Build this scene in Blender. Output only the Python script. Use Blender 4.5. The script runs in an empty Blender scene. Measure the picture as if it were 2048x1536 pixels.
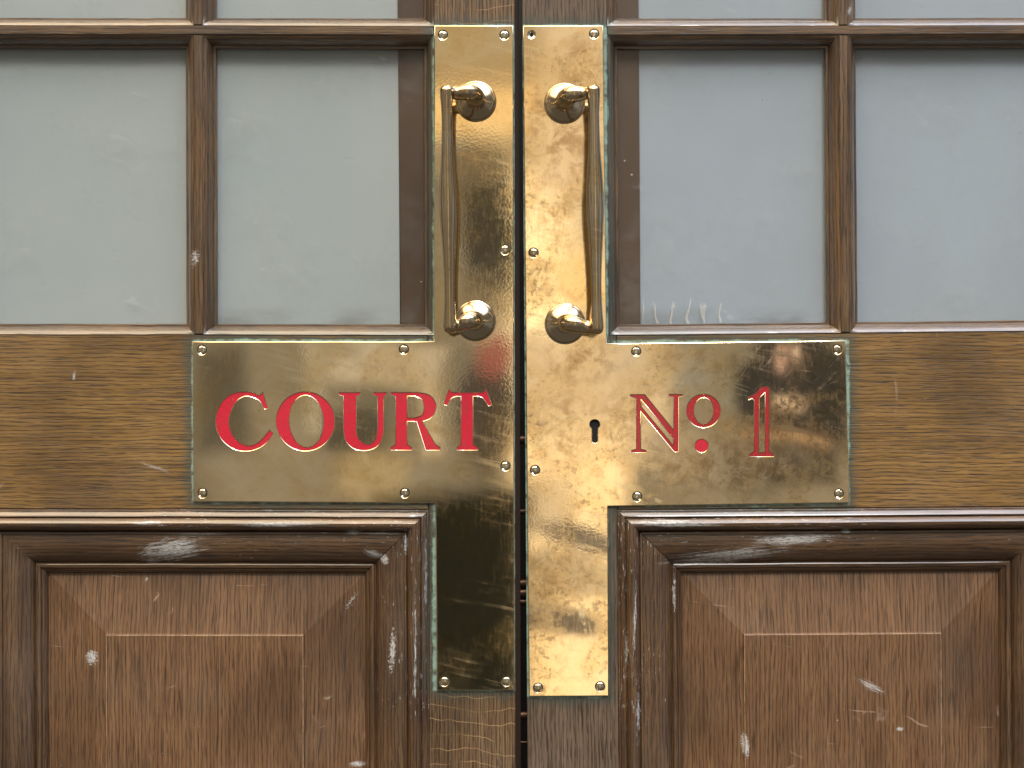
import bpy, bmesh, math, random
from mathutils import Vector, Matrix, noise as mnoise
random.seed(7)
S = 0.00045          # metres per photograph pixel on the door face
D = 1.40             # camera distance from the door face
scn = bpy.context.scene
col = scn.collection

# ------------------------------------------------------------------ node helper
class G:
    """tiny expression helper for shader nodes"""
    def __init__(s, tree): s.t = tree; s.n = tree.nodes; s.l = tree.links
    def node(s, ty, **kw):
        n = s.n.new(ty)
        for k, v in kw.items(): setattr(n, k, v)
        return n
    def put(s, sock, v):
        if isinstance(v, E): s.l.new(v.s, sock)
        elif isinstance(v, bpy.types.NodeSocket): s.l.new(v, sock)
        elif v is not None:
            try: sock.default_value = v
            except Exception: sock.default_value = (*v, 1.0)
    def math(s, op, a, b=None, c=None, clamp=False):
        n = s.node('ShaderNodeMath', operation=op, use_clamp=clamp)
        s.put(n.inputs[0], a)
        if b is not None: s.put(n.inputs[1], b)
        if c is not None: s.put(n.inputs[2], c)
        return E(s, n.outputs[0])
    def xyz(s, x, y, z=0.0):
        n = s.node('ShaderNodeCombineXYZ')
        for i, v in enumerate((x, y, z)): s.put(n.inputs[i], v)
        return E(s, n.outputs[0])
    def sep(s, v):
        n = s.node('ShaderNodeSeparateXYZ'); s.put(n.inputs[0], v)
        return [E(s, o) for o in n.outputs]
    def noise(s, v, scale=1.0, detail=3.0, rough=0.55, dist=0.0, out=0):
        n = s.node('ShaderNodeTexNoise', noise_dimensions='3D')
        s.put(n.inputs['Vector'], v); n.inputs['Scale'].default_value = scale
        n.inputs['Detail'].default_value = detail; n.inputs['Roughness'].default_value = rough
        n.inputs['Distortion'].default_value = dist
        return E(s, n.outputs[out])
    def voro(s, v, scale=1.0, feature='F1'):
        n = s.node('ShaderNodeTexVoronoi', feature=feature)
        s.put(n.inputs['Vector'], v); n.inputs['Scale'].default_value = scale
        return E(s, n.outputs['Distance'])
    def ss(s, v, a, b, lo=0.0, hi=1.0):
        n = s.node('ShaderNodeMapRange', interpolation_type='SMOOTHSTEP', clamp=True)
        for k, x in zip(('Value', 'From Min', 'From Max', 'To Min', 'To Max'), (v, a, b, lo, hi)):
            s.put(n.inputs[k], x)
        return E(s, n.outputs[0])
    def mix(s, f, a, b, mode='MIX'):
        n = s.node('ShaderNodeMix', data_type='RGBA', blend_type=mode, clamp_factor=True)
        s.put(n.inputs[0], f)
        for i, v in ((6, a), (7, b)):
            if isinstance(v, (tuple, list)) and len(v) == 3: v = (*v, 1.0)
            s.put(n.inputs[i], v)
        return E(s, n.outputs[2])
    def bump(s, h, strength=0.5, dist=0.001, prev=None):
        n = s.node('ShaderNodeBump'); n.inputs['Strength'].default_value = strength
        n.inputs['Distance'].default_value = dist; s.put(n.inputs['Height'], h)
        if prev is not None: s.put(n.inputs['Normal'], prev)
        return E(s, n.outputs[0])
class E:
    def __init__(s, g, sock): s.g = g; s.s = sock
    def __add__(a, b): return a.g.math('ADD', a, b)
    __radd__ = __add__
    def __sub__(a, b): return a.g.math('SUBTRACT', a, b)
    def __rsub__(a, b): return a.g.math('SUBTRACT', b, a)
    def __mul__(a, b): return a.g.math('MULTIPLY', a, b)
    __rmul__ = __mul__
    def __truediv__(a, b): return a.g.math('DIVIDE', a, b)
    def abs(a): return a.g.math('ABSOLUTE', a)
    def max(a, b): return a.g.math('MAXIMUM', a, b)
    def min(a, b): return a.g.math('MINIMUM', a, b)
    def pow(a, b): return a.g.math('POWER', a, b)
    def sat(a): return a.g.math('ADD', a, 0.0, clamp=True)

# ------------------------------------------------------------------ camera
cam_d = bpy.data.cameras.new('camera'); cam = bpy.data.objects.new('camera', cam_d)
col.objects.link(cam); scn.camera = cam
cam.location = (0, -D, 0); cam.rotation_euler = (math.radians(90), 0, 0)
cam_d.sensor_width = 36.0; cam_d.lens = 36.0 / (2048 * S) * D
cam_d.clip_start = 0.02; cam_d.clip_end = 200.0
scn.render.resolution_x = 1024; scn.render.resolution_y = 768

# ------------------------------------------------------------------ world: open sky above, street round the horizon, with added reflection patches
SUN_DIR = Vector((0.22, -1.0, 1.15)).normalized()      # towards the sun
w = bpy.data.worlds.new('World'); scn.world = w; w.use_nodes = True
g = G(w.node_tree); w.node_tree.nodes.clear()
out = g.node('ShaderNodeOutputWorld'); 
sky = g.node('ShaderNodeTexSky', sky_type='NISHITA'); sky.sun_disc = False
sky.sun_elevation = math.asin(SUN_DIR.z); sky.sun_rotation = math.atan2(SUN_DIR.x, SUN_DIR.y)
tc = g.node('ShaderNodeTexCoord')
dx, dy, dz = g.sep(tc.outputs['Generated'])
den = (dy * -1.0).max(0.02)
A = D / S / 1000.0                                       # directions scaled so patches line up with spots on the brass
U0 = dx / den * A
V0 = dz / den * A * -1.0
wn = g.noise(g.xyz(U0, V0, 0.3), 2.6, 2, 0.5, 0.2, out=1)
wr, wg2, wb = g.sep(wn)
wn2 = g.noise(g.xyz(U0, V0, 4.3), 14.0, 3, 0.6, out=1)
w2r, w2g, _ = g.sep(wn2)
U = U0 + (wr - 0.5) * 0.08 + (w2r - 0.5) * 0.016
V = V0 + (wg2 - 0.5) * 0.08 + (w2g - 0.5) * 0.016
def rect(cx, cy, hx, hy, ang=0.0, soft=0.03):
    soft *= .45
    cx = (cx - 1024) / 1000; cy = (cy - 768) / 1000; hx /= 1000; hy /= 1000
    a = U - cx; b = V - cy
    if ang:
        c, s_ = math.cos(math.radians(ang)), math.sin(math.radians(ang))
        a, b = a * c + b * s_, b * c - a * s_
    d = (a.abs() - hx).max(b.abs() - hy)
    return g.ss(d, -soft, soft, 1.0, 0.0)
def ell(cx, cy, rx, ry, ang=0.0, soft=0.35):
    soft *= .5
    cx = (cx - 1024) / 1000; cy = (cy - 768) / 1000; rx /= 1000; ry /= 1000
    a = U - cx; b = V - cy
    if ang:
        c, s_ = math.cos(math.radians(ang)), math.sin(math.radians(ang))
        a, b = a * c + b * s_, b * c - a * s_
    a = a / rx; b = b / ry
    d = (a * a + b * b).pow(0.5)
    return g.ss(d, 1 - soft, 1 + soft, 1.0, 0.0)
cl = g.noise(g.xyz(U0, V0, 1.7), 4.0, 2, 0.5, 0.3)
env = g.mix(g.ss(cl, 0.35, 0.65), (0.23, 0.205, 0.16), (0.38, 0.335, 0.265))
# made-up bright and dark patches, placed to give the brass its reflections
items = [
 (rect(1150, 330, 190, 600, 0, .05), (0.92, 0.76, 0.54)),      # bright patch for the right plate
 (rect(1085, 450, 48, 210, 2, .04), (1.9, 1.62, 1.10)),
 (ell(1150, 300, 60, 120, 10, .5), (1.05, 0.84, 0.62)),
 (ell(1155, 560, 60, 60, 0, .4), (1.30, 1.00, 0.55)),
 (rect(960, 150, 130, 190, 0, .06), (0.60, 0.49, 0.33)),       # warm patch for the left plate top
 (rect(950, 225, 140, 50, -8, .04), (1.30, 0.95, 0.50)),
 (ell(900, 330, 60, 40, 0, .5), (0.45, 0.38, 0.27)),
 (rect(1140, 1195, 120, 330, 0, .05), (1.55, 1.25, 0.82)),     # bright patch for the right plate foot
 (ell(1100, 1020, 60, 60, 0, .5), (0.95, 0.78, 0.55)),
 (ell(1165, 1082, 85, 24, 14, .2), (0.24, 0.21, 0.18)),
 (ell(1155, 1152, 90, 24, 16, .2), (0.22, 0.19, 0.16)),
 (ell(1120, 1238, 105, 30, 12, .2), (0.22, 0.19, 0.16)),
 (rect(770, 725, 120, 48, 8, .04), (0.70, 0.62, 0.50)),
 (rect(660, 690, 60, 14, 12, .04), (0.42, 0.38, 0.31)),
 (rect(621, 755, 15, 110, 0, .015), (0.62, 0.56, 0.46)),
 (rect(735, 955, 70, 55, 14, .04), (0.55, 0.45, 0.29)),
 (rect(500, 900, 90, 16, 10, .05), (0.42, 0.37, 0.29)),
 (rect(700, 860, 60, 40, 0, .03), (0.11, 0.105, 0.09)),
 (rect(440, 800, 50, 110, 0, .06), (0.15, 0.135, 0.11)),
 (rect(862, 845, 20, 70, 0, .02), (0.75, 0.64, 0.48)),
 (ell(1290, 730, 70, 55, 20, .3), (0.80, 0.68, 0.52)),
 (ell(1340, 900, 60, 50, 0, .3), (0.52, 0.45, 0.36)),
 (rect(1400, 740, 60, 70, 0, .04), (0.36, 0.35, 0.31)),
 (ell(980, 470, 62, 165, 0, .4), (0.075, 0.07, 0.06)),         # dark patch for the left plate edge
 (ell(955, 340, 60, 40, 0, .4), (0.22, 0.19, 0.15)),
 (ell(975, 830, 58, 120, 0, .4), (0.10, 0.085, 0.075)),
 (ell(985, 715, 34, 48, 0, .4), (0.42, 0.15, 0.13)),           # red patch for the left plate
 (rect(900, 1240, 165, 250, 0, .06), (0.026, 0.026, 0.021)),   # dark patch for the standing figure
 (ell(1590, 775, 128, 112, 0, .2), (0.055, 0.055, 0.055)),
 (ell(1640, 850, 75, 60, 0, .2), (0.055, 0.055, 0.055)),
 (rect(1575, 812, 36, 11, 8, .02), (1.10, 0.88, 0.72)),
 (ell(1560, 715, 14, 34, 10, .4), (0.75, 0.52, 0.44)),
 (ell(1592, 706, 9, 24, -10, .4), (0.80, 0.62, 0.52)),
 (rect(1560, 876, 120, 11, 7, .015), (0.55, 0.38, 0.24)),
 (rect(1570, 935, 120, 36, 0, .03), (0.10, 0.092, 0.085)),
 (ell(1610, 925, 26, 9, 40, .4), (0.34, 0.30, 0.26)),
 (ell(1480, 930, 22, 12, 20, .4), (0.42, 0.37, 0.30)),
]
for m, c in items: env = g.mix(m, env, c)
# far from the middle: broad grey street, darker ground; behind the door plane: dark lobby
rad = g.math('MAXIMUM', U0.abs(), V0.abs())
broad = g.mix(g.ss(dx, -0.8, 0.8), (0.46, 0.40, 0.32), (0.38, 0.40, 0.44))
strp = g.noise(g.xyz(dx*7.0, dz*1.2, 2.0), 1.0, 3, .6)  # stripes added to streak the reflections in the handles
broad = g.mix(g.ss(strp, .56, .42), (0.17, 0.15, 0.12), broad); broad = g.mix(g.ss(strp, .60, .66), broad, (0.9, 0.82, 0.66))
broad = g.mix(g.ss(dz, -0.5, 0.05), (0.14, 0.125, 0.105), broad)
env = g.mix(g.ss(rad, 0.95, 1.5), env, broad)
env = g.mix(g.ss(dy, -0.08, 0.05), env, (0.12, 0.11, 0.10))
skc = g.mix(1.0, sky.outputs[0], (0.10, 0.10, 0.10), 'MULTIPLY')
above = g.ss(dz, 0.50, 0.62)
tint = g.mix(g.ss(dx, -0.14, 0.20), (1.42, 1.17, 0.80), (0.95, 1.06, 1.26))
tint = g.mix(1.0, tint, g.mix(g.ss(dz, 0.6, 0.95), (0.85, 0.85, 0.85), (1.7, 1.7, 1.7)), 'MULTIPLY')   # warm and cool sky tint, zenith raised for moulding highlights
veil = g.mix(1.0, g.mix(0.65, skc, (5.5, 5.5, 5.5)), tint, 'MULTIPLY')
fin = g.mix(above, env, veil)
bg = g.node('ShaderNodeBackground'); g.put(bg.inputs[0], fin); bg.inputs[1].default_value = 1.0
g.l.new(bg.outputs[0], out.inputs[0])

sd = bpy.data.lights.new('sun', 'SUN'); so = bpy.data.objects.new('sun', sd); col.objects.link(so)
sd.energy = 1.5; sd.angle = math.radians(10); sd.color = (1.0, 0.95, 0.88)
so.rotation_euler = SUN_DIR.to_track_quat('Z', 'Y').to_euler(); so.location = (1, -2, 2)

scn.view_settings.view_transform = 'Standard'; scn.view_settings.look = 'None'
scn.view_settings.gamma = 1.0; scn.view_settings.exposure = 0.0
scn.view_settings.use_curve_mapping = False

# ------------------------------------------------------------------ geometry helpers
def P(px, py, h=0.0):
    """photo pixel, measured on the door face -> metres; h = height above the face"""
    return Vector(((px - 1024) * S, -h, (768 - py) * S))
def Pd(px, py, h):
    """a point seen at px,py that stands h proud of the door face"""
    k = (D - h) / D
    return Vector(((px - 1024) * S * k, -h, (768 - py) * S * k))
def warp_left(x, y):  return (x + 0.0025 * (y - 60), y + 0.003 * (x - 868) * (1 if x > 300 else .6))
def warp_right(x, y):
    k = 0.002 + 0.008 * min(1.1, max(0, (y - 50) / 600)) if y < 900 else 0.0075
    return (x + 0.0075 * (y - 60), y - k * (x - 1213))
def link(name, me, mat, parent=None, smooth=False):
    if mat is not None: me.materials.append(mat)
    o = bpy.data.objects.new(name, me); col.objects.link(o)
    if parent is not None: o.parent = parent
    if smooth:
        for p in me.polygons: p.use_smooth = True
    return o
def grid_mesh(name, quads):
    """quads: list of (4 vectors, 4 uvs)"""
    vs, fs, uvs = [], [], []
    for q, uv in quads:
        b = len(vs); vs += [tuple(v) for v in q]; fs.append(tuple(range(b, b + len(q)))); uvs += uv
    me = bpy.data.meshes.new(name); me.from_pydata(vs, [], fs); me.update()
    l = me.uv_layers.new(name='grain')
    for i, uv in enumerate(uvs): l.data[i].uv = uv
    return me
def recalc(me, merge=1e-6):
    bm = bmesh.new(); bm.from_mesh(me); bmesh.ops.remove_doubles(bm, verts=bm.verts, dist=merge)
    bmesh.ops.recalc_face_normals(bm, faces=bm.faces); bm.to_mesh(me); bm.free()
def board(name, poly, h0, h1, mat, parent, horizontal=False, bevel=0.0008, off=0.0):
    """flat timber: polygon in warped pixels, from height h0 (back) to h1 (front)"""
    bm = bmesh.new(); uvl = bm.loops.layers.uv.new('grain')
    pts = [P(x, y, h1) for x, y in poly]
    f = bm.faces.new([bm.verts.new(p) for p in pts]); 
    r = bmesh.ops.extrude_face_region(bm, geom=[f])
    vv = [e for e in r['geom'] if isinstance(e, bmesh.types.BMVert)]
    bmesh.ops.translate(bm, verts=vv, vec=(0, h1 - h0, 0))
    bmesh.ops.recalc_face_normals(bm, faces=bm.faces)
    if bevel:
        es = [e for e in bm.edges if all(abs(v.co.y + h1) < 1e-6 for v in e.verts)]
        bmesh.ops.bevel(bm, geom=es, offset=bevel, segments=2, affect='EDGES')
    for fc in bm.faces:
        side = abs(fc.normal.y) < 0.5
        for lp in fc.loops:
            c = lp.vert.co
            ac, al = (c.z, c.x) if horizontal else (c.x, c.z)
            if side and abs(fc.normal.x if not horizontal else fc.normal.z) > 0.5: ac = c.y
            lp[uvl].uv = (ac + off, al + off * 3.7)
    me = bpy.data.meshes.new(name); bm.to_mesh(me); bm.free()
    return link(name, me, mat, parent)
def frame(name, quad, prof, warp, mat, parent, smooth=True, off=0.0, gap=()):
    """mitred moulding round an opening; quad=(x0,y0,x1,y1) outer edge, prof=[(t px inwards, h m)]"""
    x0, y0, x1, y1 = quad
    arc = [0.0]
    for i in range(1, len(prof)):
        arc.append(arc[-1] + math.hypot((prof[i][0] - prof[i-1][0]) * S, prof[i][1] - prof[i-1][1]))
    quads = []
    N = 28
    for side in range(4):
        for i in range(len(prof) - 1):
            for k in range(N):
                q, uv = [], []
                for (ii, kk) in ((i, k), (i, k+1), (i+1, k+1), (i+1, k)):
                    t, h = prof[ii]; f = kk / N
                    if side == 0: a, b = (x0+t, y0+t), (x1-t, y0+t)
                    elif side == 1: a, b = (x1-t, y0+t), (x1-t, y1-t)
                    elif side == 2: a, b = (x1-t, y1-t), (x0+t, y1-t)
                    else: a, b = (x0+t, y1-t), (x0+t, y0+t)
                    xx = a[0] + (b[0]-a[0])*f; yy = a[1] + (b[1]-a[1])*f
                    if (side, kk) in gap and t > 40: xx += 1.7 if kk == 0 else -1.7      # an open mitre
                    wx, wy = warp(xx, yy)
                    # hand-worked timber is never dead straight
                    j = mnoise.noise(Vector((xx*.012, yy*.012, t*.02+off*9))) * 0.6
                    if 0 < ii < len(prof)-1: wx += j; wy += j
                    q.append(P(wx, wy, h))
                    uv.append((arc[ii] + side*0.31 + off, (xx if side in (0, 2) else yy) * S + side*1.7 + off))
                quads.append((q, uv))
    me = grid_mesh(name, quads)
    bm = bmesh.new(); bm.from_mesh(me); bmesh.ops.remove_doubles(bm, verts=bm.verts, dist=1e-6)
    bmesh.ops.recalc_face_normals(bm, faces=bm.faces)
    s = sum(f.normal.y * f.calc_area() for f in bm.faces)
    if s > 0: bmesh.ops.reverse_faces(bm, faces=bm.faces)
    for e in bm.edges:
        if len(e.link_faces) == 2 and e.calc_face_angle(0) > math.radians(38): e.smooth = False
        v0, v1 = e.verts
    bm.to_mesh(me); bm.free()
    o = link(name, me, mat, parent, smooth)
    return o
def spline(pts):
    """pts: (x,y) smooth or (x,y,1) corner, closed"""
    n = len(pts)
    out = []
    if not any(len(p) == 3 for p in pts):
        corners = []
    for i in range(n):
        p0, p1, p2, p3 = (pts[(i-1) % n], pts[i], pts[(i+1) % n], pts[(i+2) % n])
        c1, c2 = len(p1) == 3, len(p2) == 3
        out.append((p1[0], p1[1]))
        if c1 and c2: continue
        if c1: p0 = (2*p1[0]-p2[0], 2*p1[1]-p2[1])
        if c2: p3 = (2*p2[0]-p1[0], 2*p2[1]-p1[1])
        for k in range(1, 6):
            t = k/6
            out.append(tuple(0.5*((2*p1[a]) + (p2[a]-p0[a])*t + (2*p0[a]-5*p1[a]+4*p2[a]-p3[a])*t*t
                       + (3*p1[a]-p0[a]-3*p2[a]+p3[a])*t**3) for a in (0, 1)))
    return out
def ellipse(cx, cy, rx, ry, n=48, tilt=0):
    c, s_ = math.cos(math.radians(tilt)), math.sin(math.radians(tilt))
    return [(cx + rx*math.cos(a)*c - ry*math.sin(a)*s_, cy + rx*math.cos(a)*s_ + ry*math.sin(a)*c)
            for a in (2*math.pi*i/n for i in range(n))]
def sheet(name, loops, h, thick, bev, mat, parent):
    """flat metal cut from closed pixel outlines (holes by even-odd), front at height h"""
    cu = bpy.data.curves.new(name, 'CURVE'); cu.dimensions = '2D'; cu.fill_mode = 'BOTH'
    for lp in loops:
        sp = cu.splines.new('POLY'); sp.points.add(len(lp) - 1); sp.use_cyclic_u = True
        for p, (x, y) in zip(sp.points, lp): p.co = ((x-1024)*S, (768-y)*S, 0, 1)
    cu.extrude = max(thick/2 - bev, 0); cu.bevel_depth = bev; cu.bevel_resolution = 2 if bev else 0; cu.offset = -bev
    tmp = bpy.data.objects.new('tmp', cu); col.objects.link(tmp)
    dg = bpy.context.evaluated_depsgraph_get(); dg.update()
    me = bpy.data.meshes.new_from_object(tmp.evaluated_get(dg))
    bpy.data.objects.remove(tmp); bpy.data.curves.remove(cu)
    me.materials.clear()
    me.transform(Matrix(((1,0,0,0),(0,0,-1,-(h - thick/2)),(0,1,0,0),(0,0,0,1))))
    me.name = name
    return link(name, me, mat, parent)
def bake(o, name, mat, parent):
    dg = bpy.context.evaluated_depsgraph_get(); dg.update()
    me = bpy.data.meshes.new_from_object(o.evaluated_get(dg)); bpy.data.objects.remove(o)
    me.materials.clear(); me.name = name
    return link(name, me, mat, parent, True)
def sweep(bm, path, radii, seg=20):
    n = len(path); up = Vector((0.2, 0.3, 1)).normalized(); rings = []
    for i in range(n):
        t = (path[min(i+1, n-1)] - path[max(i-1, 0)]).normalized()
        if i == 0:
            a = t.cross(up).normalized()
        else:
            a = (a - t * a.dot(t)).normalized()
        b = t.cross(a)
        rings.append([bm.verts.new(path[i] + (a*math.cos(q) + b*math.sin(q))*radii[i]) for q in (2*math.pi*k/seg for k in range(seg))])
    for r0, r1 in zip(rings, rings[1:]):
        for k in range(seg): bm.faces.new((r0[k], r0[(k+1) % seg], r1[(k+1) % seg], r1[k]))
    bm.faces.new(rings[0][::-1]); bm.faces.new(rings[-1])
def catmull(ps, m=6):
    out = []
    n = len(ps)
    for i in range(n-1):
        p0, p1, p2, p3 = ps[max(i-1,0)], ps[i], ps[i+1], ps[min(i+2,n-1)]
        for k in range(m):
            t = k/m
            out.append([0.5*(2*p1[a]+(p2[a]-p0[a])*t+(2*p0[a]-5*p1[a]+4*p2[a]-p3[a])*t*t+(3*p1[a]-p0[a]-3*p2[a]+p3[a])*t**3) for a in range(len(p1))])
    out.append(list(ps[-1])); return out
def lathe(name, cx, cy, prof, mat, parent, seg=64):
    """disc-like turned part, axis towards the viewer; prof=[(r px, h)]"""
    c = P(cx, cy, 0); bm = bmesh.new(); rings = []
    for r, h in prof:
        if r == 0: rings.append([bm.verts.new((c.x, -h, c.z))]); continue
        rings.append([bm.verts.new((c.x + r*S*math.cos(a), -h, c.z + r*S*math.sin(a))) for a in (2*math.pi*k/seg for k in range(seg))])
    for r0, r1 in zip(rings, rings[1:]):
        for k in range(seg):
            k2 = (k+1) % seg
            if len(r1) == 1: bm.faces.new((r0[k], r0[k2], r1[0]))
            else: bm.faces.new((r0[k], r0[k2], r1[k2], r1[k]))
    bmesh.ops.recalc_face_normals(bm, faces=bm.faces)
    if sum(f.normal.y*f.calc_area() for f in bm.faces) > 0: bmesh.ops.reverse_faces(bm, faces=bm.faces)
    for e in bm.edges:
        if len(e.link_faces) == 2 and e.calc_face_angle(0) > math.radians(40): e.smooth = False
    me = bpy.data.meshes.new(name); bm.to_mesh(me); bm.free()
    return link(name, me, mat, parent, True)

# ------------------------------------------------------------------ materials
def newmat(name):
    m = bpy.data.materials.new(name); m.use_nodes = True; m.node_tree.nodes.clear()
    g = G(m.node_tree); o = g.node('ShaderNodeOutputMaterial'); b = g.node('ShaderNodeBsdfPrincipled')
    g.l.new(b.outputs[0], o.inputs[0]); return m, g, b
def pxy(g):
    """pixel-like coordinates (thousandths) of the surface point, fixed to the door"""
    t = g.node('ShaderNodeTexCoord'); x, y, z = g.sep(t.outputs['Object'])
    return x * (1/S/1000) + 1.024, z * (-1/S/1000) + 0.768, y
PL_BOX = [(948, 716, 80, 664), (708, 843, 322, 161)]
PR_BOX = [(1131, 722, 82, 670), (1375, 846, 321, 163)]
def box_dist(g, X, Y, boxes):
    d = None
    for cx, cy, hx, hy in boxes:
        a = ((X - cx/1000).abs() - hx/1000).max(0.0); b = ((Y - cy/1000).abs() - hy/1000).max(0.0)
        q = (a*a + b*b).pow(0.5); d = q if d is None else d.min(q)
    return d
def wood(name, lo, mid, hi, side, coat=(.35,.22), flecks=0.0, rays=False, marks=(), dull=0.0, scratches=0.0, pore=1.0):
    m, g, b = newmat(name)
    uvn = g.node('ShaderNodeUVMap', uv_map='grain'); u, v, _ = g.sep(uvn.outputs[0])
    X, Y, _ = pxy(g)
    warp = g.noise(g.xyz(u*14, v*5, 0.0), 1.0, 3, .5) - 0.5
    uw = u + warp * 0.006
    n1 = g.noise(g.xyz(uw*150, v*5.0, 1.0), 1.0, 4, .6)
    n2 = g.noise(g.xyz(uw*620, v*16.0, 5.0), 1.0, 3, .6)
    n3 = g.noise(g.xyz(u*9, v*6, 9.0), 1.0, 3, .5)
    n4 = g.noise(g.xyz(uw*1500, v*70, 2.0), 1.0, 2, .5)
    c = g.mix(g.ss(n1*0.55 + n2*0.45, .36, .64), mid, hi)
    c = g.mix(g.ss(n3, .40, .70)*0.55, c, lo)
    comb0 = g.ss(g.math('SINE', uw*1750 + g.noise(g.xyz(u*60, v*14, 6.0), 1.0, 3, .6)*13.0), .15, .9)*g.ss(n4, .34, .54)
    c = g.mix(comb0*(.72*pore), c, lo)
    pores = g.ss(g.noise(g.xyz(uw*820, v*26, 3.0), 1.0, 2, .5), .56, .68)
    c = g.mix(pores*(0.9*pore), c, lo)
    c = g.mix(g.ss(g.noise(g.xyz(uw*390, v*9, 13.0), 1.0, 2, .5), .58, .70)*0.7*pore, c, lo)
    c = g.mix(g.ss(n4, .35, .75)*0.28, c, lo)
    if rays:      # medullary ray figure of quarter-sawn oak
        rw = g.noise(g.xyz(u*16, v*9, 3.0), 1.0, 3, .5)
        ph = v*80 + rw*3 + g.noise(g.xyz(u*60, v*40, 1.0), 1.0, 2, .5)*.25
        fr = g.math('FRACT', ph)
        line = g.ss((fr - 0.5).abs(), 0.01, 0.045, 1.0, 0.0) * g.ss(g.noise(g.xyz(u*18, v*44, 8.0), 1.0, 2, .5), .40, .55)
        comb = g.ss(g.math('SINE', uw*2600 + rw*4.0), -0.2, 0.9)
        c = g.mix(comb*0.45, c, lo)
        c = g.mix(line*0.6, c, (hi[0]*1.7, hi[1]*1.75, hi[2]*1.7))
    # greyish bloom of old varnish
    bloom = g.ss(g.noise(g.xyz(X, Y, 2.0), 5.5, 4, .6), .45, .75)
    c = g.mix(bloom*(0.05+dull*.6), c, (0.21, 0.155, 0.11))
    bump = n2*0.3 - pores*0.7
    rough = 0.34 + n2*0.2 + bloom*0.12
    # white scuffs, chips of old paint, painted-in pale sheen on a ledge
    white = None
    st = g.noise(g.xyz(u*420, v*90, 0.0), 1.0, 4, .7)
    for (cx, cy, rx, ry, an, dens) in marks:
        a = X - cx/1000; bb = Y - cy/1000
        cs, sn = math.cos(math.radians(an)), math.sin(math.radians(an))
        p, q = (a*cs + bb*sn)/(rx/1000), (bb*cs - a*sn)/(ry/1000)
        d = (p*p + q*q).pow(0.5)
        brk = g.noise(g.xyz(p*(2.2), q*9.0, cx*.01), 1.0, 4, .7)
        k = g.ss(brk + (1.0 - d)*0.35 + (dens - .5)*.4, .56, .78) * g.ss(d, 0.9, 1.15, 1.0, 0.0)
        white = k if white is None else white.max(k)
    if flecks > 0:
        fl = g.noise(g.xyz(u*520, v*75, 7.0), 1.0, 4, .75)
        area = g.ss(box_dist(g, X, Y, PL_BOX if side == 'left' else PR_BOX) + g.noise(g.xyz(X, Y, 5.0), 9.0, 2, .5)*.25, .30, .13)
        k = g.ss(fl + area*0.115*flecks, .69, .76)*0.9
        white = k if white is None else white.max(k)
    if scratches > 0:
        sc = None
        for (sx, sy, zz, th) in ((14, 2.0, 1, .012), (2.6, 12, 4, .010), (8, 7, 8, .008)):
            f = g.noise(g.xyz(X*sx*.6, Y*sy*.6, float(zz)), 1.0, 2, .4)
            k = g.ss((f - 0.5).abs(), 0.0, th*.5, 1.0, 0.0) * g.ss(g.noise(g.xyz(X, Y, zz+.5), 11, 3, .6), .60, .72)
            sc = k if sc is None else sc.max(k)
        c = g.mix(sc*scratches, c, (0.42, 0.33, 0.26))
    spk = g.ss(g.noise(g.xyz(X, Y, 6.6), 150, 1, .5), .79, .82)*g.ss(g.noise(g.xyz(X, Y, 1.6), 9, 2, .5), .5, .6)
    white = spk*0.6 if white is None else white.max(spk*0.6)
    c = g.mix(white*g.ss(g.noise(g.xyz(u*900, v*260, 3.0), 1.0, 3, .7), .36, .56, .25, .85), c, (0.53, 0.54, 0.54))
    # verdigris bled from the brass plate
    dd = box_dist(g, X, Y, PL_BOX if side == 'left' else PR_BOX)
    vn = g.noise(g.xyz(X, Y, 4.0), 26, 4, .65)
    ver = g.ss(dd + (vn - 0.5)*0.030, 0.0, 0.030, 1.0, 0.0)
    ver2 = g.ss(dd + (vn - 0.5)*0.014, 0.000, 0.0048, 1.0, 0.0)
    c = g.mix(ver*0.66, c, (0.032, 0.052, 0.046))
    c = g.mix(ver2*g.ss(g.noise(g.xyz(X, Y, 4.4), 40, 3, .65), .30, .56)*0.8, c, (0.26, 0.40, 0.34))
    g.put(b.inputs['Base Color'], c); g.put(b.inputs['Roughness'], (rough + white*0.3).sat())
    b.inputs['Coat Weight'].default_value = coat[0]; b.inputs['Coat Roughness'].default_value = coat[1]
    bn = g.bump(bump, 0.35, 0.0006); bn = g.bump(white + ver2*0.5, 0.3, 0.0003, bn)
    g.put(b.inputs['Normal'], bn)
    return m
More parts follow.
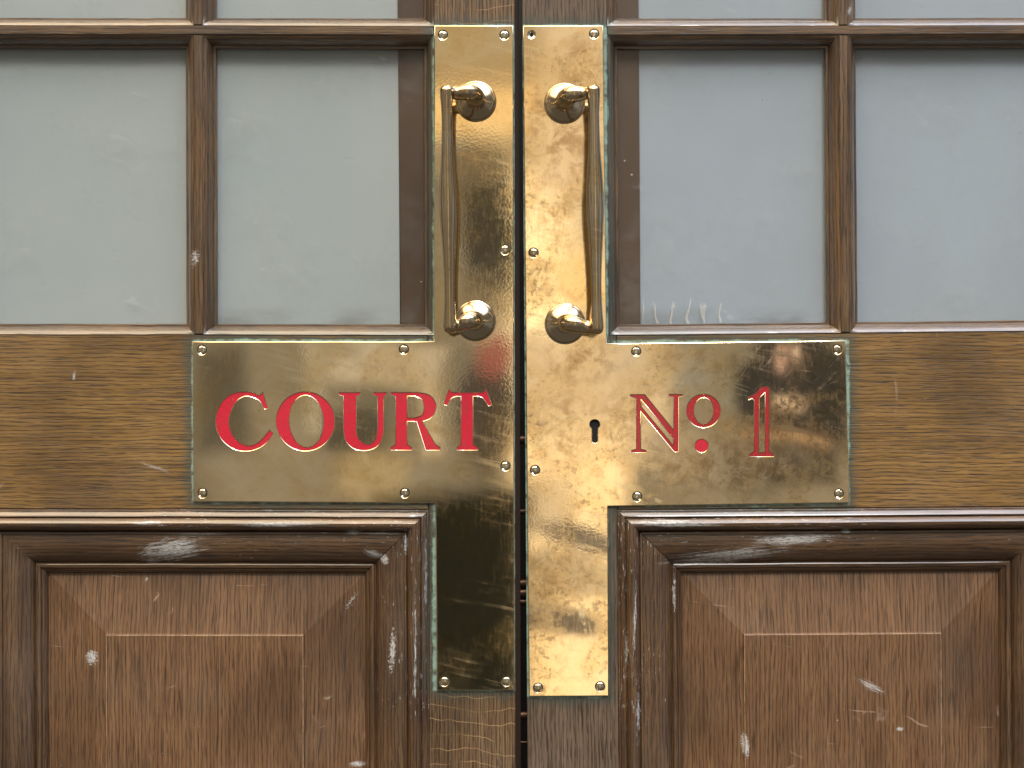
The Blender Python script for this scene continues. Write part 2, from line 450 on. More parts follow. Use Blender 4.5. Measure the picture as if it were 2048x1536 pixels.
def brass(name, side, base=(0.80, 0.67, 0.46), stip=(), worn=(), tarn=0.25, hand=False):
    m, g, b = newmat(name); X, Y, yy = pxy(g)
    big = g.noise(g.xyz(X, Y, 0.0), 9.0, 5, .6, .8)
    med = g.noise(g.xyz(X, Y, 3.0), 26.0, 5, .7, .4)
    rub = g.noise(g.xyz(X*30 + Y*6, Y*130 - X*22, 1.0), 1.0, 4, .6)          # polishing smears
    rub2 = g.noise(g.xyz(X*200, Y*30, 6.0), 1.0, 3, .6)
    c = g.mix(g.ss(big, .35, .68), base, (base[0]*.93, base[1]*.86, base[2]*.72))
    c = g.mix(g.ss(med, .48, .80)*tarn, c, (0.44, 0.28, 0.13))
    spot = g.noise(g.xyz(X, Y, 12.0), 75, 4, .75, .3)
    c = g.mix(g.ss(spot, .52, .70)*g.ss(big, .42, .60)*tarn*.9, c, (0.36, 0.27, 0.17))
    p1 = X*.97 + Y*.24; q1 = Y*.97 - X*.24
    sm1 = g.ss(g.noise(g.xyz(p1*7, q1*85, 2.2), 1.0, 4, .65), .50, .74)*g.ss(g.noise(g.xyz(X, Y, 9.2), 6, 2, .5), .42, .62)
    c = g.mix(sm1*.35, c, (0.93, 0.84, 0.62))
    c = g.mix(g.ss(g.noise(g.xyz(X, Y, 8.0), 16, 6, .7), .56, .70)*tarn*1.0, c, (0.60, 0.50, 0.36))
    rough = (0.030 if not hand else 0.12) + g.ss(rub2, .42, .75)*0.025 + g.ss(big, .4, .7)*0.02
    rough = rough + sm1*.06 + g.ss(spot, .45, .65)*g.ss(big, .40, .60)*tarn*.10
    # sheet is not flat: slow dents that bend reflections
    dent = g.noise(g.xyz(X, Y, 5.0), 4.2, 2, .45)
    nb = g.bump(dent, 0.5, 0.00012)
    h2 = g.noise(g.xyz(X, Y, 7.0), 24, 3, .5)
    nb = g.bump(h2, 0.3, 0.000010, nb)
    # orange-peel stipple where the lacquer has gone
    sm = None
    for (cx, cy, rx, ry, k) in stip:
        p = (X - cx/1000)/(rx/1000); q = (Y - cy/1000)/(ry/1000)
        e = g.ss((p*p + q*q).pow(0.5) + (big-.5)*1.2, .6, 1.15, 1.0, 0.0)*k
        sm = e if sm is None else sm.max(e)
    peel = g.noise(g.xyz(X, Y, 2.0), 190, 2, .5)
    if sm is not None:
        n = g.node('ShaderNodeBump'); g.put(n.inputs['Strength'], sm*0.9); n.inputs['Distance'].default_value = 0.000013
        g.put(n.inputs['Height'], peel); g.put(n.inputs['Normal'], nb); nb = E(g, n.outputs[0])
    nb = g.bump(rub2*0.5 + rub*0.5, 0.1, 0.0000025, nb)
    # hairline scratches
    sc = None
    for (an, zz) in ((20, 1), (78, 4), (-42, 8), (125, 11)) if side == 'right' and not hand else ((85, 1), (15, 4)):
        cs, sn = math.cos(math.radians(an)), math.sin(math.radians(an))
        f = g.noise(g.xyz((X*cs + Y*sn)*3.5, (Y*cs - X*sn)*46, float(zz)), 1.0, 1, .4)
        k = g.ss((f - 0.5).abs(), 0.0, .009, 1.0, 0.0) * g.ss(g.noise(g.xyz(X, Y, zz+.5), 17, 3, .6), .55, .68)
        sc = k if sc is None else sc.max(k)
    k = 0.75 if side == 'right' and not hand else 0.18
    c = g.mix(sc*k, c, (0.90, 0.80, 0.60)); rough = rough + sc*0.12*k
    wm = None  # brown patches: wear, plus clouded reflections put into the colour
    for (cx, cy, rx, ry, kk) in worn:
        p = (X - cx/1000)/(rx/1000); q = (Y - cy/1000)/(ry/1000)
        e = g.ss((p*p + q*q).pow(0.5) + (med-.5)*1.3, .55, 1.2, 1.0, 0.0)*kk
        wm = e if wm is None else wm.max(e)
    if wm is not None:
        c = g.mix(wm*g.ss(med, .40, .62), c, (0.36, 0.22, 0.10)); rough = rough + wm*0.12
    g.put(b.inputs['Base Color'], c); b.inputs['Metallic'].default_value = 1.0
    g.put(b.inputs['Roughness'], rough); g.put(b.inputs['Normal'], nb)
    return m
def simple(name, colr, rough, metal=0.0, nsc=60, amt=0.3, coat=0.0, chips=0.0):
    m, g, b = newmat(name); t = g.node('ShaderNodeTexCoord')
    n = g.noise(t.outputs['Object'], nsc, 4, .6)
    c = g.mix(g.ss(n, .35, .7)*amt, colr, tuple(x*0.45 for x in colr))
    if chips:
        q_ = g.noise(t.outputs['Object'], 260, 3, .6); w_ = g.noise(t.outputs['Object'], 900, 2, .6)
        c = g.mix(g.ss(q_, .50, .72)*chips, c, (colr[0]*.55, .03, .03)); c = g.mix(g.ss(w_, .68, .74)*chips, c, (.35, .22, .12))
    g.put(b.inputs['Base Color'], c); b.inputs['Metallic'].default_value = metal
    g.put(b.inputs['Roughness'], n*0.25 + (rough - .12)); b.inputs['Coat Weight'].default_value = coat
    g.put(b.inputs['Normal'], g.bump(n, 0.2, 0.0003))
    return m

marksL = [(345, 1102, 78, 30, -10, .55), (300, 1122, 26, 10, 0, .4), (178, 1318, 15, 18, 0, .6), (700, 1205, 10, 48, 32, .12),
          (748, 1108, 24, 9, 18, .6), (768, 1118, 9, 12, -30, .75), (785, 1300, 10, 60, 4, .45), (832, 1300, 5, 190, 0, .28), (560, 1047, 150, 9, 0, .30), (760, 1066, 60, 7, 0, .35), (286, 1162, 4, 7, 20, .4),
          (400, 1068, 90, 4, 0, .45), (390, 516, 16, 28, 10, .3), (708, 1064, 20, 6, 0, .6), (300, 1044, 60, 7, 0, .35),
          (310, 935, 70, 9, 20, .1), (852, 1150, 5, 120, 0, .3), (812, 1085, 5, 34, 0, .5), (440, 1018, 110, 9, 4, .2),
          (148, 752, 5, 14, 8, .4), (712, 1535, 18, 6, 0, .7)]
marksR = [(1455, 1113, 140, 20, -6, .52), (1590, 1078, 95, 13, -4, .60), (1330, 1045, 90, 12, 0, .35), (1690, 1062, 9, 4, 0, .9), (1745, 1375, 52, 13, 25, .25),  # right ledge marks mix scuffs with a pale sheen put into colour
          (1492, 1492, 8, 26, -6, .75), (1252, 1300, 6, 70, 0, .3), (1268, 1230, 6, 170, 2, .25), (1350, 1190, 6, 60, 0, .35),
          (1380, 1048, 130, 9, 0, .25), (1802, 1460, 9, 5, 0, .6), (1275, 1420, 8, 90, 0, .3), (1700, 20, 8, 16, 20, .4)]
LO = (0.014, 0.0065, 0.0028); 
def woodset(side, marks):
    s_ = (lambda x: x) if side == 'left' else (lambda x: 2083 - x)
    def inside(kind, m_):
        x, y = s_(m_[0]), m_[1]
        if kind == 'panel': return y > 1150 and x < 725
        if kind == 'mould': return y > 1018 and not (y > 1150 and x < 725)
        if kind == 'rail': return 672 < y < 1018
        return y <= 672
    mk = {k: [m_ for m_ in marks if inside(k, m_)] for k in ('panel', 'mould', 'rail', 'bead')}
    return {
     'rail': wood('oak rail '+side, (0.034,0.016,0.005), (0.155,0.084,0.021), (0.270,0.152,0.045), side, marks=mk['rail'], dull=.02, scratches=.35, pore=1.0),
     'stile': wood('oak stile '+side, LO, (0.155,0.086,0.038) if side == 'left' else (0.105,0.070,0.045), (0.23,0.142,0.068) if side == 'left' else (0.155,0.108,0.072), side, rays=(side == 'left'), marks=(), scratches=.4),
     'bead': wood('oak bead '+side, LO, (0.085,0.040,0.013), (0.160,0.088,0.033), side, coat=(1.0,.20), marks=mk['bead'], dull=.04),
     'mould': wood('oak moulding '+side, LO, (0.080,0.037,0.014), (0.150,0.080,0.034), side, coat=(1.0,.20), flecks=1.0, marks=mk['mould'], dull=.06),
     'panel': wood('oak panel '+side, (0.028,0.013,0.006), (0.136,0.066,0.028), (0.200,0.107,0.049), side, marks=mk['panel'], dull=.05, scratches=.6, pore=.9),
    }
WL = woodset('left', marksL); WR = woodset('right', marksR)
M_edge = simple('dark stained edge', (0.030, 0.014, 0.008), .45, nsc=200)
M_dark = simple('lobby shadow', (0.010, 0.009, 0.008), .8)
M_wall = simple('brown surround', (0.05, 0.032, 0.020), .6)
M_keyv = simple('hole depth black', (0.004, 0.004, 0.004), .9)
M_bolt = simple('bronze bolt', (0.10, 0.06, 0.045), .42, 1.0)
M_screw = brass('screw brass', 'left', (0.68, 0.63, 0.50), tarn=.8, hand=True)
M_red = simple('red enamel', (0.54, 0.012, 0.036), .30, nsc=700, amt=.35, coat=.5, chips=.6)
M_red2 = simple('thin red enamel', (0.40, 0.016, 0.024), .32, nsc=1100, amt=.8, coat=.5, chips=1.0)
M_brL = brass('plate brass left', 'left', stip=[(905,190,130,130,1),(960,420,110,200,.8),(1000,680,60,220,1),(960,800,110,160,.6),(621,770,45,110,.7),(930,640,60,60,.4)],
              worn=[(975,600,50,90,.25),(900,1330,60,60,.3)], tarn=.22)
M_brR = brass('plate brass right', 'right', base=(0.87,0.71,0.48), stip=[(1090,480,60,190,.8),(1100,980,90,110,.7),(1120,1060,100,90,.6),(1150,590,40,50,.6)],
              worn=[(1110,260,70,90,.55),(1130,400,90,140,.30),(1160,720,80,60,.5),(1130,860,80,90,.45),(1085,1160,40,80,.35),(1160,130,60,60,.4),(1150,1150,70,50,.35),(1085,560,40,60,.35),(1450,930,160,60,.5),(1250,850,60,90,.4),(1130,300,70,60,.5),(1400,720,120,30,.3)], tarn=.65)
M_hand = brass('handle bronze', 'left', (0.54, 0.44, 0.31), tarn=.15, hand=True)
M_hand2 = brass('handle bronze warm', 'left', (0.58, 0.48, 0.34), tarn=.15, hand=True)

# backing board seen through the glass
def board_mat(name, c1, c2):
    m, g, b = newmat(name); X, Y, _ = pxy(g)
    n = g.noise(g.xyz(X, Y, 1.0), 2.2, 3, .5); n2 = g.noise(g.xyz(X, Y, 3.0), 420, 2, .5)
    c = g.mix(g.ss(n, .3, .7), c1, c2); c = g.mix(n2*0.14, c, (0.2, 0.2, 0.2))
    g.put(b.inputs['Base Color'], c); b.inputs['Roughness'].default_value = .65; return m
M_bdL = board_mat('pale painted board left', (0.275, 0.325, 0.333), (0.31, 0.35, 0.352))
M_bdR = board_mat('pale painted board right', (0.255, 0.30, 0.345), (0.275, 0.335, 0.39))
def strip_mat(name, base):
    m, g, b = newmat(name); X, Y, _ = pxy(g)
    n = g.noise(g.xyz(X*130, Y*9, 1.0), 1.0, 4, .6); n2 = g.noise(g.xyz(X, Y, 3.0), 9, 4, .6, 1.0)
    c = g.mix(g.ss(n, .35, .7)*.5, base, tuple(x*.5 for x in base)); c = g.mix(g.ss(n2, .45, .75)*.5, c, (.062, .050, .040))
    g.put(b.inputs['Base Color'], c); b.inputs['Roughness'].default_value = .5; return m
M_stL = strip_mat('brown lath left', (0.046, 0.020, 0.007)); M_stR = strip_mat('brown lath right', (0.056, 0.026, 0.010))
M_arris = simple('worn highlit arris', (0.33, 0.22, 0.13), .45, nsc=110, amt=1.0)  # worn edge, with the step's thin highlight put into its colour
# old window glass: clear sheet with dirt film, smears and specks
m = bpy.data.materials.new('old glass'); m.use_nodes = True; m.node_tree.nodes.clear(); gg = G(m.node_tree)
o_ = gg.node('ShaderNodeOutputMaterial'); tr = gg.node('ShaderNodeBsdfTransparent'); gl = gg.node('ShaderNodeBsdfGlossy')
df = gg.node('ShaderNodeBsdfDiffuse'); 
X, Y, _ = pxy(gg)
gl.inputs['Roughness'].default_value = 0.08
wav = gg.noise(gg.xyz(X, Y, 0.0), 6, 2, .5); gg.put(gl.inputs['Normal'], gg.bump(wav, .3, .0006))
lw = gg.node('ShaderNodeLayerWeight'); fz = E(gg, lw.outputs['Facing']).pow(5.0)*0.6 + 0.018
m1 = gg.node('ShaderNodeMixShader'); gg.put(m1.inputs[0], fz); gg.l.new(tr.outputs[0], m1.inputs[1]); gg.l.new(gl.outputs[0], m1.inputs[2])
df.inputs[0].default_value = (0.50, 0.50, 0.48, 1)
vv = gg.voro(gg.xyz(X, Y, 0.0), 22.0)
speck = gg.ss(vv, 0.02, 0.05, 1.0, 0.0) * gg.ss(gg.noise(gg.xyz(X, Y, 2.0), 9, 2, .5), .52, .60)
smear = gg.ss(gg.noise(gg.xyz(X*9 + Y*5, Y*26 - X*8, 3.0), 1.0, 4, .65), .62, .82)
bot = gg.ss((X - 1.024).abs(), .62, .56) * gg.ss(Y, .600, .655) * gg.ss(gg.noise(gg.xyz(X*6, Y*20, 3.3), 1.0, 4, .6), .42, .66)
drip = g_ = gg.ss((gg.math('FRACT', X*31.0 + gg.noise(gg.xyz(X*20, Y*12, 1.0), 1.0, 2, .5)*1.3) - 0.5).abs(), .05, .10, 1.0, 0.0)
drip = drip * gg.ss(X, 1.285, 1.292) * gg.ss(X, 1.46, 1.45) * gg.ss(Y + gg.noise(gg.xyz(X*40, 0.0, 1.0), 1.0, 1, .5)*.06, .625, .640)
dust = gg.ss(gg.noise(gg.xyz(X, Y, 6.0), 5, 5, .7), .50, .75)
dm = (speck*.7 + smear*.20 + drip*.35 + dust*.07 + 0.006).sat()
m2 = gg.node('ShaderNodeMixShader'); gg.put(m2.inputs[0], dm); gg.l.new(m1.outputs[0], m2.inputs[1]); gg.l.new(df.outputs[0], m2.inputs[2])
df2 = gg.node('ShaderNodeBsdfDiffuse'); df2.inputs[0].default_value = (0.13, 0.11, 0.085, 1)
m3 = gg.node('ShaderNodeMixShader'); gg.put(m3.inputs[0], bot*.22); gg.l.new(m2.outputs[0], m3.inputs[1]); gg.l.new(df2.outputs[0], m3.inputs[2])
gg.l.new(m3.outputs[0], o_.inputs[0]); M_glass = m

# ------------------------------------------------------------------ dark sheet added behind the doors so no light leaks through the gap
me = grid_mesh('lobby_shade_sheet', [([P(-1500,-1400,-.30),P(3600,-1400,-.30),P(3600,2900,-.30),P(-1500,2900,-.30)], [(0,0),(1,0),(1,1),(0,1)])])
o = link('background', me, M_dark); o['kind'] = 'structure'

# ------------------------------------------------------------------ doors
bead_prof = [(0, -.0002), (1.0, -.0008), (3.0, -.0011), (6, -.0020), (10, -.0042), (13.5, -.0070), (15.5, -.0098), (16.3, -.0125), (16.8, -.0130), (21, -.0132), (22, -.0140), (22.2, -.0180)]
mould_prof = [(0, 0), (.8, .0010), (3, .0013), (3.6, .0006), (4.6, .0012), (8, .0030), (12.0, .0044), (13.6, .0046), (14.4, .0026), (16, .0030), (17.5, .0050), (21, .0082), (26, .0100),
              (31, .0100), (36, .0084), (40, .0055), (42, .0022), (43.5, .0012), (45, .0030), (48.5, .0030), (50, .0012), (56, .0014), (66, .0016), (78, .0008), (90, -.0014),
              (99, -.0044), (105, -.0078), (108.5, -.0105), (109.5, -.0105), (111, -.0078), (113, -.0074), (118, -.0080), (121, -.0100), (122, -.0092), (127, -.0108), (129, -.0130), (131, -.0145)]
def door(side, label):
    L = side == 'left'; wp = warp_left if L else warp_right; W = WL if L else WR
    mx = (lambda x: x) if L else (lambda x: 2082.5 - x)       # right leaf is the mirror of the left
    root = bpy.data.objects.new('panelled_door', None); col.objects.link(root)
    root['label'] = label; root['category'] = 'door'; root['group'] = 'pair of court doors'; root['kind'] = 'thing'
    def poly(pts, ccw=True):
        return [wp(mx(x), y) for x, y in pts]
    e = 1.2     # hairline joints
    # meeting stile, outer stile, rails
    zt, zb = -760, 2120
    inner = 1029.0 if L else 1038.0
    sp = [(868, zt), (inner, zt), (inner, zb), (855, zb), (855, 670.5), (868, 670.5)]
    if L: pts = [wp(x, y) for x, y in sp]; pts[1] = (1027.5, zt); pts[2] = (1031.5, zb)
    else: pts = [wp(mx(x), y) for x, y in sp]
    board('meeting_stile', pts, -.045, 0, W['stile'], root, off=.13 if L else .77)
    board('outer_stile', poly([(-260, zt), (-76, zt), (-76, 670.5), (-46, 670.5), (-46, zb), (-260, zb)]), -.045, 0, W['stile'], root, off=.33 if L else .57)
    board('top_rail', poly([(-76+e, zt), (868-e, zt), (868-e, -547), (-76+e, -547)]), -.045, -.0001, W['rail'], root, True, off=.4)
    # lock rail, subdivided so that it follows the sag of the leaf
    xs = [-46+e + i*(901-2*e)/8 for i in range(9)]
    board('lock_rail', poly([(x, 671.5) for x in xs] + [(x, 1019.5) for x in xs[::-1]]), -.045, -.0001, W['rail'], root, True, off=.21 if L else .9)
    board('bottom_rail', poly([(-46+e, 1900), (855-e, 1900), (855-e, zb), (-46+e, zb)]), -.045, -.0001, W['rail'], root, True, off=.6)
    # glazing bars
    def strip(a, b, hw, horiz, name, h, off):
        n = 12; l1, l2 = [], []
        for i in range(n+1):
            f = i/n
            if horiz:
                x = a[0] + (b[0]-a[0])*f; l1.append(wp(mx(x), a[1]-hw)); l2.append(wp(mx(x), a[1]+hw))
            else:
                y = a[1] + (b[1]-a[1])*f; l1.append(wp(mx(a[0]-hw), y)); l2.append(wp(mx(a[0]+hw), y))
        return board(name, l1 + l2[::-1], -.030, h, W['bead'], root, horiz, bevel=.0006, off=off)
    strip((-76+e, 61), (868-e, 61), 9, True, 'glazing_bar', 0, .5)
    strip((396, -547+e), (396, 52-e), 9, False, 'glazing_bar', -.0001, .7)
    strip((396, 70+e), (396, 669.5), 9, False, 'glazing_bar', -.0001, .72 if L else 1.9)
    # beads and panes
    k = 0
    for (xa, xb) in ((-76, 387), (405, 868)):
        for (ya, yb) in ((-547, 52), (70, 670)):
            x0, x1 = sorted((mx(xa), mx(xb)))
            frame('glazing_bead', (x0, ya, x1, yb), bead_prof, wp, W['bead'], root, off=.9 + k*.37 + (0 if L else 2.1)); k += 1
            q = [wp(x0+15, ya+15), wp(x1-15, ya+15), wp(x1-15, yb-15), wp(x0+15, yb-15)]
            board('window_pane', q, -.0172, -.0150, M_glass, root, bevel=0)
    # board and lath behind the glass
    xi = 800 if L else 2082.5-1285.0
    bx = (-90, 788) if L else (-90, 797)
    q = [wp(mx(x), y) for x, y in ((bx[0], -600), (bx[1]+3, -600), (bx[1]+7, 690), (bx[0], 690))]
    board('backing_board', q, -.025, -.0208, M_bdL if L else M_bdR, root, bevel=0)
    if L: q = [(786, -600), (905, -600), (905, 690), (799, 690)]
    else: q = [(1170, -600), (1277, -600), (1285, 690), (1170, 690)]
    board('backing_lath', q, -.040, -.0188, M_stL if L else M_stR, root, bevel=.0005)
    # fielded lower panel
    x0, x1 = sorted((mx(-46), mx(855))); y0, y1 = 1020, 1900
    frame('panel_moulding', (x0, y0, x1, y1), mould_prof, wp, W['mould'], root, off=.3 if L else 3.1, gap=((0, 28),) if L else ((0, 0),))
    t0, t1 = 127, 252
    quads = []
    def pt(t, fx, fy, h):
        xx = (x0+t) + (x1-x0-2*t)*fx; yy = (y0+t) + (y1-y0-2*t)*fy; a = wp(xx, yy); return P(a[0], a[1], h)
    prof = [(t0, -.0150), (t1-1.2, -.0068), (t1-.3, -.0060), (t1+.6, -.0040), (t1+2.0, -.0038)]
    for i in range(len(prof)-1):
        (ta, ha), (tb, hb) = prof[i], prof[i+1]
        for (fa, fb) in (((0,0),(1,0)), ((1,0),(1,1)), ((1,1),(0,1)), ((0,1),(0,0))):
            q = [pt(ta, *fa, ha), pt(ta, *fb, ha), pt(tb, *fb, hb), pt(tb, *fa, hb)]
            quads.append((q, [(v.x + (0 if L else .8), v.z) for v in q]))
    tb, hb = prof[-1]; q = [pt(tb, 0, 0, hb), pt(tb, 1, 0, hb), pt(tb, 1, 1, hb), pt(tb, 0, 1, hb)]
    quads.append((q, [(v.x + (0 if L else .8), v.z) for v in q]))
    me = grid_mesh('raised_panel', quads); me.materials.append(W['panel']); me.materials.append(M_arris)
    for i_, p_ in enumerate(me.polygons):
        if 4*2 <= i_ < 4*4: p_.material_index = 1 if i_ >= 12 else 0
    recalc(me); link('raised_panel', me, None, root)
    return root

doorL = door('left', 'brown oak door whose brass plate reads COURT in red, left leaf of the pair')
doorR = door('right', 'brown oak door whose brass plate has a keyhole and reads No 1 in red')

# the dark edge and bolts seen in the gap between the leaves
board('rebate_strip', [(1022, -760), (1036.5, -760), (1043, 2120), (1022, 2120)], -.044, -.018, M_edge, doorL, bevel=.001)
def bolt(py, r, n=1):
    bm = bmesh.new(); c = P(1049, py, -.026)
    prof = [(-.009, r*.8), (-.006, r), (.006, r), (.009, r*.8)]
    path = [Vector((c.x + a, c.y, c.z)) for a, _ in prof]; sweep(bm, path, [b*S for _, b in prof], 24)
    me = bpy.data.meshes.new('bolt'); bm.to_mesh(me); bm.free(); link('bolt', me, M_bolt, doorR, True)
for py, r in ((881, 9), (1028, 6), (1174, 9), (1194, 10), (1212, 7), (1443, 9), (1498, 3)): bolt(py, r)

# ------------------------------------------------------------------ lettering outlines
def z3(pts): return [(370 + p[0]*.33203, 660 + p[1]*.33203) + tuple(p[2:]) for p in pts]
def z4(pts): return [(1030 + p[0]*.33691, 660 + p[1]*.33691) + tuple(p[2:]) for p in pts]
K = 1
letC = [spline(z3([(470,378,K),(500,470,K),(484,477,K),(452,424),(408,402),(365,396),(318,420),(280,480),(263,550),(276,612),(315,668),(372,698),(425,690),(472,655),(512,606,K),(531,624,K),
        (490,678),(436,713),(370,727),(300,715),(236,670),(200,610),(190,550),(202,486),(238,424),(292,386),(350,375),(405,379),(452,398,K)]))]
letO = [ellipse(*z3([(727,550)])[0], 174*.332, 176*.332), ellipse(*z3([(733,549)])[0], 106*.332, 160*.332, tilt=-3)]
letU = [spline(z3([(930,378,K),(1055,378,K),(1055,389,K),(1030,397,K),(1030,598,K),(1042,652),(1080,685),(1120,688),(1152,655),(1163,598,K),(1163,397,K),(1137,389,K),(1137,378,K),
        (1212,378,K),(1212,389,K),(1195,397,K),(1195,600,K),(1184,660),(1148,705),(1088,723),(1020,712),(972,666),(958,600,K),(958,397,K),(930,389,K)]))]
letR = [spline(z3([(1243,378,K),(1400,378,K),(1468,392),(1506,436),(1508,482),(1480,528),(1428,549,K),(1506,690,K),(1535,708,K),(1535,722,K),(1452,722,K),(1398,548,K),(1337,548,K),(1337,690,K),
        (1365,708,K),(1365,722,K),(1243,722,K),(1243,708,K),(1272,690,K),(1272,397,K),(1243,389,K)])),
        spline(z3([(1337,395,K),(1385,395,K),(1428,415),(1443,463),(1430,512),(1385,531,K),(1337,531,K)]))]
letT = [spline(z3([(1590,358,K),(1606,378,K),(1800,378,K),(1812,358,K),(1846,450,K),(1830,456,K),(1796,408),(1765,396),(1733,396,K),(1733,692,K),(1762,708,K),(1762,722,K),(1640,722,K),(1640,708,K),
        (1665,692,K),(1665,396,K),(1628,398),(1600,414),(1576,454,K),(1560,446,K)]))]
letN = [spline(z4([(685,385,K),(768,385,K),(942,598,K),(942,397,K),(915,392,K),(915,383,K),(990,383,K),(990,392,K),(968,397,K),(968,722,K),(946,722,K),(743,478,K),(743,708,K),(775,715,K),(775,726,K),
        (693,726,K),(693,715,K),(722,708,K),(722,405,K),(685,392,K)])),
        spline(z4([(746,408,K),(940,642,K),(940,690,K),(746,455,K)]))]
leto = [ellipse(*z4([(1117,480)])[0], 100*.337, 97*.337), ellipse(*z4([(1118,480)])[0], 60*.337, 82*.337)]
letd = [ellipse(*z4([(1106,687)])[0], 38*.337, 38*.337, 32)]
let1 = [spline(z4([(1495,337,K),(1505,345,K),(1505,722,K),(1532,737,K),(1532,750,K),(1390,750,K),(1390,737,K),(1420,722,K),(1420,418,K),(1404,404),(1385,413,K),(1383,401,K),(1430,374),(1458,340,K)])),
        spline(z4([(1447,402,K),(1484,365,K),(1484,728,K),(1440,728,K)]))]
keyh = spline([(1184,857,K),(1179.5,850),(1182,842),(1189,839.5),(1196,842),(1199,850),(1195,857,K),(1195,883,K),(1190,886),(1184,883,K)])

screwsL = [(886,71),(1009,71),(1010,500),(1011,932),(405,700),(808,699),(406,986),(810,986),(889,1362),(1013,1362)]
screwsR = [(1188,69),(1067,506),(1070,940),(1272,703),(1674,699),(1274,993),(1677,987),(1076,1375),(1200,1372)]
def wob(poly, n=14, a=.35):
    """long straight sides get the faint unevenness of sawn sheet"""
    out = []
    for i in range(len(poly)):
        p, q = poly[i], poly[(i+1) % len(poly)]
        L_ = math.hypot(q[0]-p[0], q[1]-p[1]); m_ = max(1, int(L_/40))
        for k in range(m_):
            f = k/m_; x = p[0]+(q[0]-p[0])*f; y = p[1]+(q[1]-p[1])*f
            if k: x += mnoise.noise(Vector((x*.03, y*.03, 0)))*a; y += mnoise.noise(Vector((x*.03, y*.03, 5)))*a
            out.append((x, y))
    return out
outL = wob([(869,52),(1026.5,52),(1029.5,1379.5),(874,1380),(871,1005.5),(388,1003),(386,683),(868,683)])
outR = wob([(1046,52.5),(1206,52),(1213,687),(1690,681),(1698,1005),(1215.5,1012),(1217,1391),(1058,1392)])
HP = .0024
def hole(p, r): return ellipse(p[0], p[1], r, r, 32)
plateL = sheet('brass_plate', [outL] + letC + letO + letU + letR + letT + [hole(p, 9.2) for p in screwsL], HP, .0024, .00075, M_brL, doorL)
plateR = sheet('brass_plate', [outR] + letN + leto + letd + let1 + [keyh] + [hole(p, 9.2) for p in screwsR] + [hole((1063,70), 7.5)], HP, .0024, .00070, M_brR, doorR)
plateL['label'] = 'brass plate engraved COURT'; plateR['label'] = 'brass plate engraved No 1'
for lt in (letC, letO, letU, letR, letT): sheet('letter', lt, HP - .00055, .0012, 0, M_red, plateL)
for nm, lt in (('letter', letN), ('letter', leto), ('dot', letd), ('numeral', let1)): sheet(nm, lt, HP - .00045, .0012, 0, M_red if nm == 'dot' else M_red2, plateR)
sheet('keyhole', [[(1170,830),(1208,830),(1208,895),(1170,895)]], .0003, .0002, 0, M_keyv, plateR)  # black sheet in place of a cut hole, standing for its darkness

def screw(px, py, ang, parent, r=8.3):
    """slotted, slightly domed head"""
    R_ = r*S; w_ = 2.1*S; c = P(px, py, 0); ca, sa = math.cos(ang), math.sin(ang)
    rows = []
    ys = [(-R_*math.cos(a), 0) for a in (math.pi*.02, math.pi*.1, math.pi*.2, math.pi*.3, math.pi*.4)]
    ys = [(y, 0) for y, _ in ys if y < -w_] + [(-w_, 0), (-w_*.98, 1), (w_*.98, 1), (w_, 0)] + [(-y, 0) for y, _ in ys[::-1] if y < -w_]
    bm = bmesh.new()
    for y, deep in ys:
        hx = math.sqrt(max(R_*R_ - y*y, 1e-12)); row = []
        for i in range(13):
            x = -hx*math.cos(math.pi*i/12); rr = min(1, math.hypot(x, y)/R_)
            h = HP - .0006 + .0013*math.sqrt(max(0, 1 - .92*rr**2.6)) - (.0014 if deep else 0)
            row.append(bm.verts.new((c.x + x*ca - y*sa, -h, c.z + x*sa + y*ca)))
        rows.append(row)
    for a, b2 in zip(rows, rows[1:]):
        for i in range(12): bm.faces.new((a[i], a[i+1], b2[i+1], b2[i]))
    bmesh.ops.recalc_face_normals(bm, faces=bm.faces)
    if sum(f.normal.y*f.calc_area() for f in bm.faces) > 0: bmesh.ops.reverse_faces(bm, faces=bm.faces)
    for e in bm.edges:
        if len(e.link_faces) == 2 and e.calc_face_angle(0) > math.radians(40): e.smooth = False
    # countersink cup below the head
    n = 24; ra = [bm.verts.new((c.x + 9.0*S*math.cos(q), -(HP-.0004), c.z + 9.0*S*math.sin(q))) for q in (2*math.pi*i/n for i in range(n))]
    rb = [bm.verts.new((c.x + 6*S*math.cos(q), -(HP-.0013), c.z + 6*S*math.sin(q))) for q in (2*math.pi*i/n for i in range(n))]
    for i in range(n): bm.faces.new((ra[i], ra[(i+1) % n], rb[(i+1) % n], rb[i]))
    me = bpy.data.meshes.new('screw'); bm.to_mesh(me); bm.free(); link('screw', me, M_screw, parent, True)
angL = [75, 80, 30, 50, 70, 80, 40, 45, 20, -25]
for (p, a) in zip(screwsL, angL): screw(*p, math.radians(a), plateL)
for (p, a) in zip(screwsR, [85, -35, 50, 88, 70, -45, 65, -30, 35]): screw(*p, math.radians(a), plateR)
# the hole whose screw is missing
lathe('screw_hole', 1063, 70, [(7.4, HP-.0004), (3.6, HP-.0016), (3.4, HP-.0022)], M_screw, plateR, 32)
lathe('screw_hole_dark', 1063, 70, [(4.5, .0004), (0, .0004)], M_keyv, plateR, 24)  # black disc standing for the dark depth of the hole

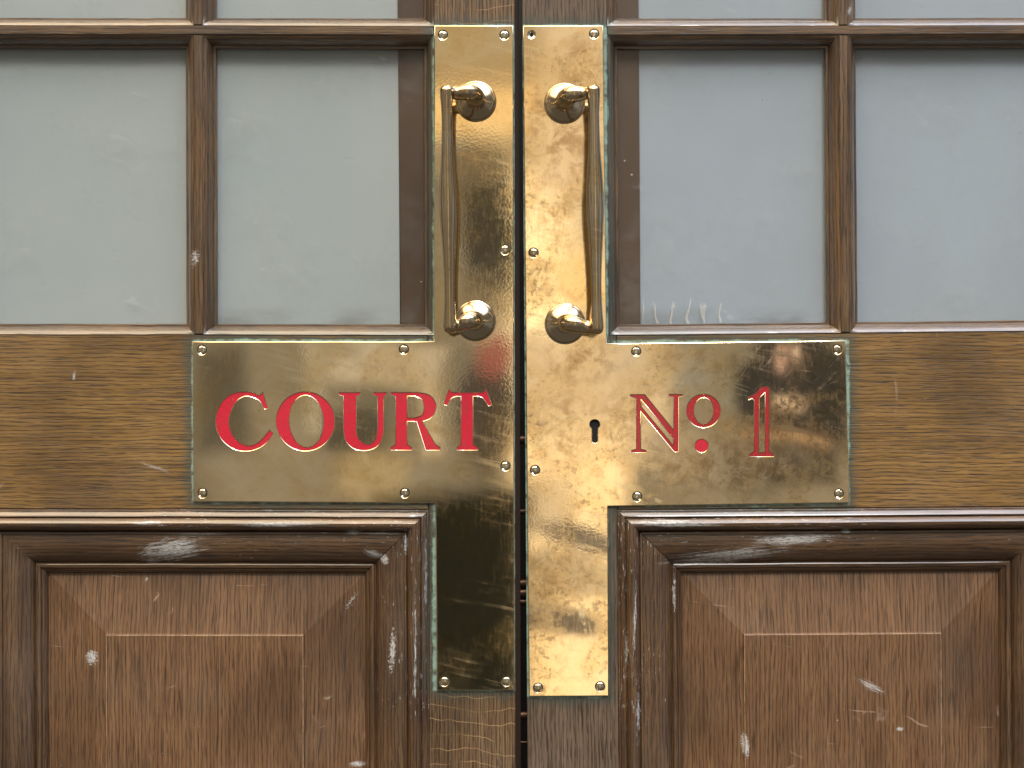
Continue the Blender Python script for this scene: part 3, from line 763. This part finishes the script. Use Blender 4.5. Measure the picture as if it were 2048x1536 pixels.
# ------------------------------------------------------------------ pull handles
def handle(rt, rb_, gt, gb, sgn, mat, parent, lab):
    H = .047
    bm = bmesh.new()
    T = Pd(gt[0], gt[1]+12, H); B = Pd(gb[0], gb[1]-12, H)
    Ln = (B - T)
    ctrl = [(-.024, 4), (-.020, 8.5), (-.012, 12.2), (0, 13.6), (.03, 13), (.09, 11.2), (.17, 11.4), (.27, 13.0), (.37, 16.4), (.46, 18.3), (.53, 17.6), (.63, 14.6), (.74, 11.8), (.84, 10.6), (.91, 11.4), (.97, 13.4), (1.0, 13.6), (1.010, 12.2), (1.019, 8.5), (1.023, 4)]
    cc = catmull(ctrl, 5)
    sweep(bm, [T + Ln*c[0] for c in cc], [c[1]*S*(D-H)/D for c in cc], 28)
    for (r_, E_, up) in ((rt, T, 1), (rb_, B, -1)):
        a = P(r_[0], r_[1], HP + .006)
        pts = [(*a, 20), (*(a + Vector((0, -.010, 0))), 20),
               (*(a + Vector((sgn*3*S, -.021, up*1*S))), 19),
               (*(a + Vector((sgn*13*S, -.031, up*3*S))), 17),
               (*(a.lerp(E_, .62) + Vector((0, -.006, 0))), 13.5),
               (*E_.lerp(a, .12), 11.5), (*E_, 12)]
        cc = catmull(pts, 6)
        sweep(bm, [Vector(c[:3]) for c in cc], [c[3]*S for c in cc], 24)
    me = bpy.data.meshes.new('tmpgrip'); bm.to_mesh(me); bm.free(); o = bpy.data.objects.new('tmp', me); col.objects.link(o)
    r1 = o.modifiers.new('r', 'REMESH'); r1.mode = 'VOXEL'; r1.voxel_size = .0008; r1.use_smooth_shade = True
    s1 = o.modifiers.new('s', 'SMOOTH'); s1.factor = .5; s1.iterations = 24
    o = bake(o, 'pull_handle', mat, parent); o['label'] = lab
    for r_ in (rt, rb_):
        lathe('rose', r_[0], r_[1], [(40.5, HP-.0005), (41, HP+.0012), (40, HP+.0024), (38, HP+.0028), (36.5, HP+.0022), (34, HP+.0026), (28, HP+.0042), (22, HP+.0060),
              (20, HP+.0066), (19.2, HP+.0085), (18.6, HP+.011), (0, HP+.011)], mat, o)
    return o
handle((952, 204), (951, 642), (893, 170), (900, 668), -1, M_hand, doorL, 'darker bronze pull handle')
handle((1129, 208), (1130, 648), (1187, 169), (1194, 670), 1, M_hand2, doorR, 'paler bronze pull handle')
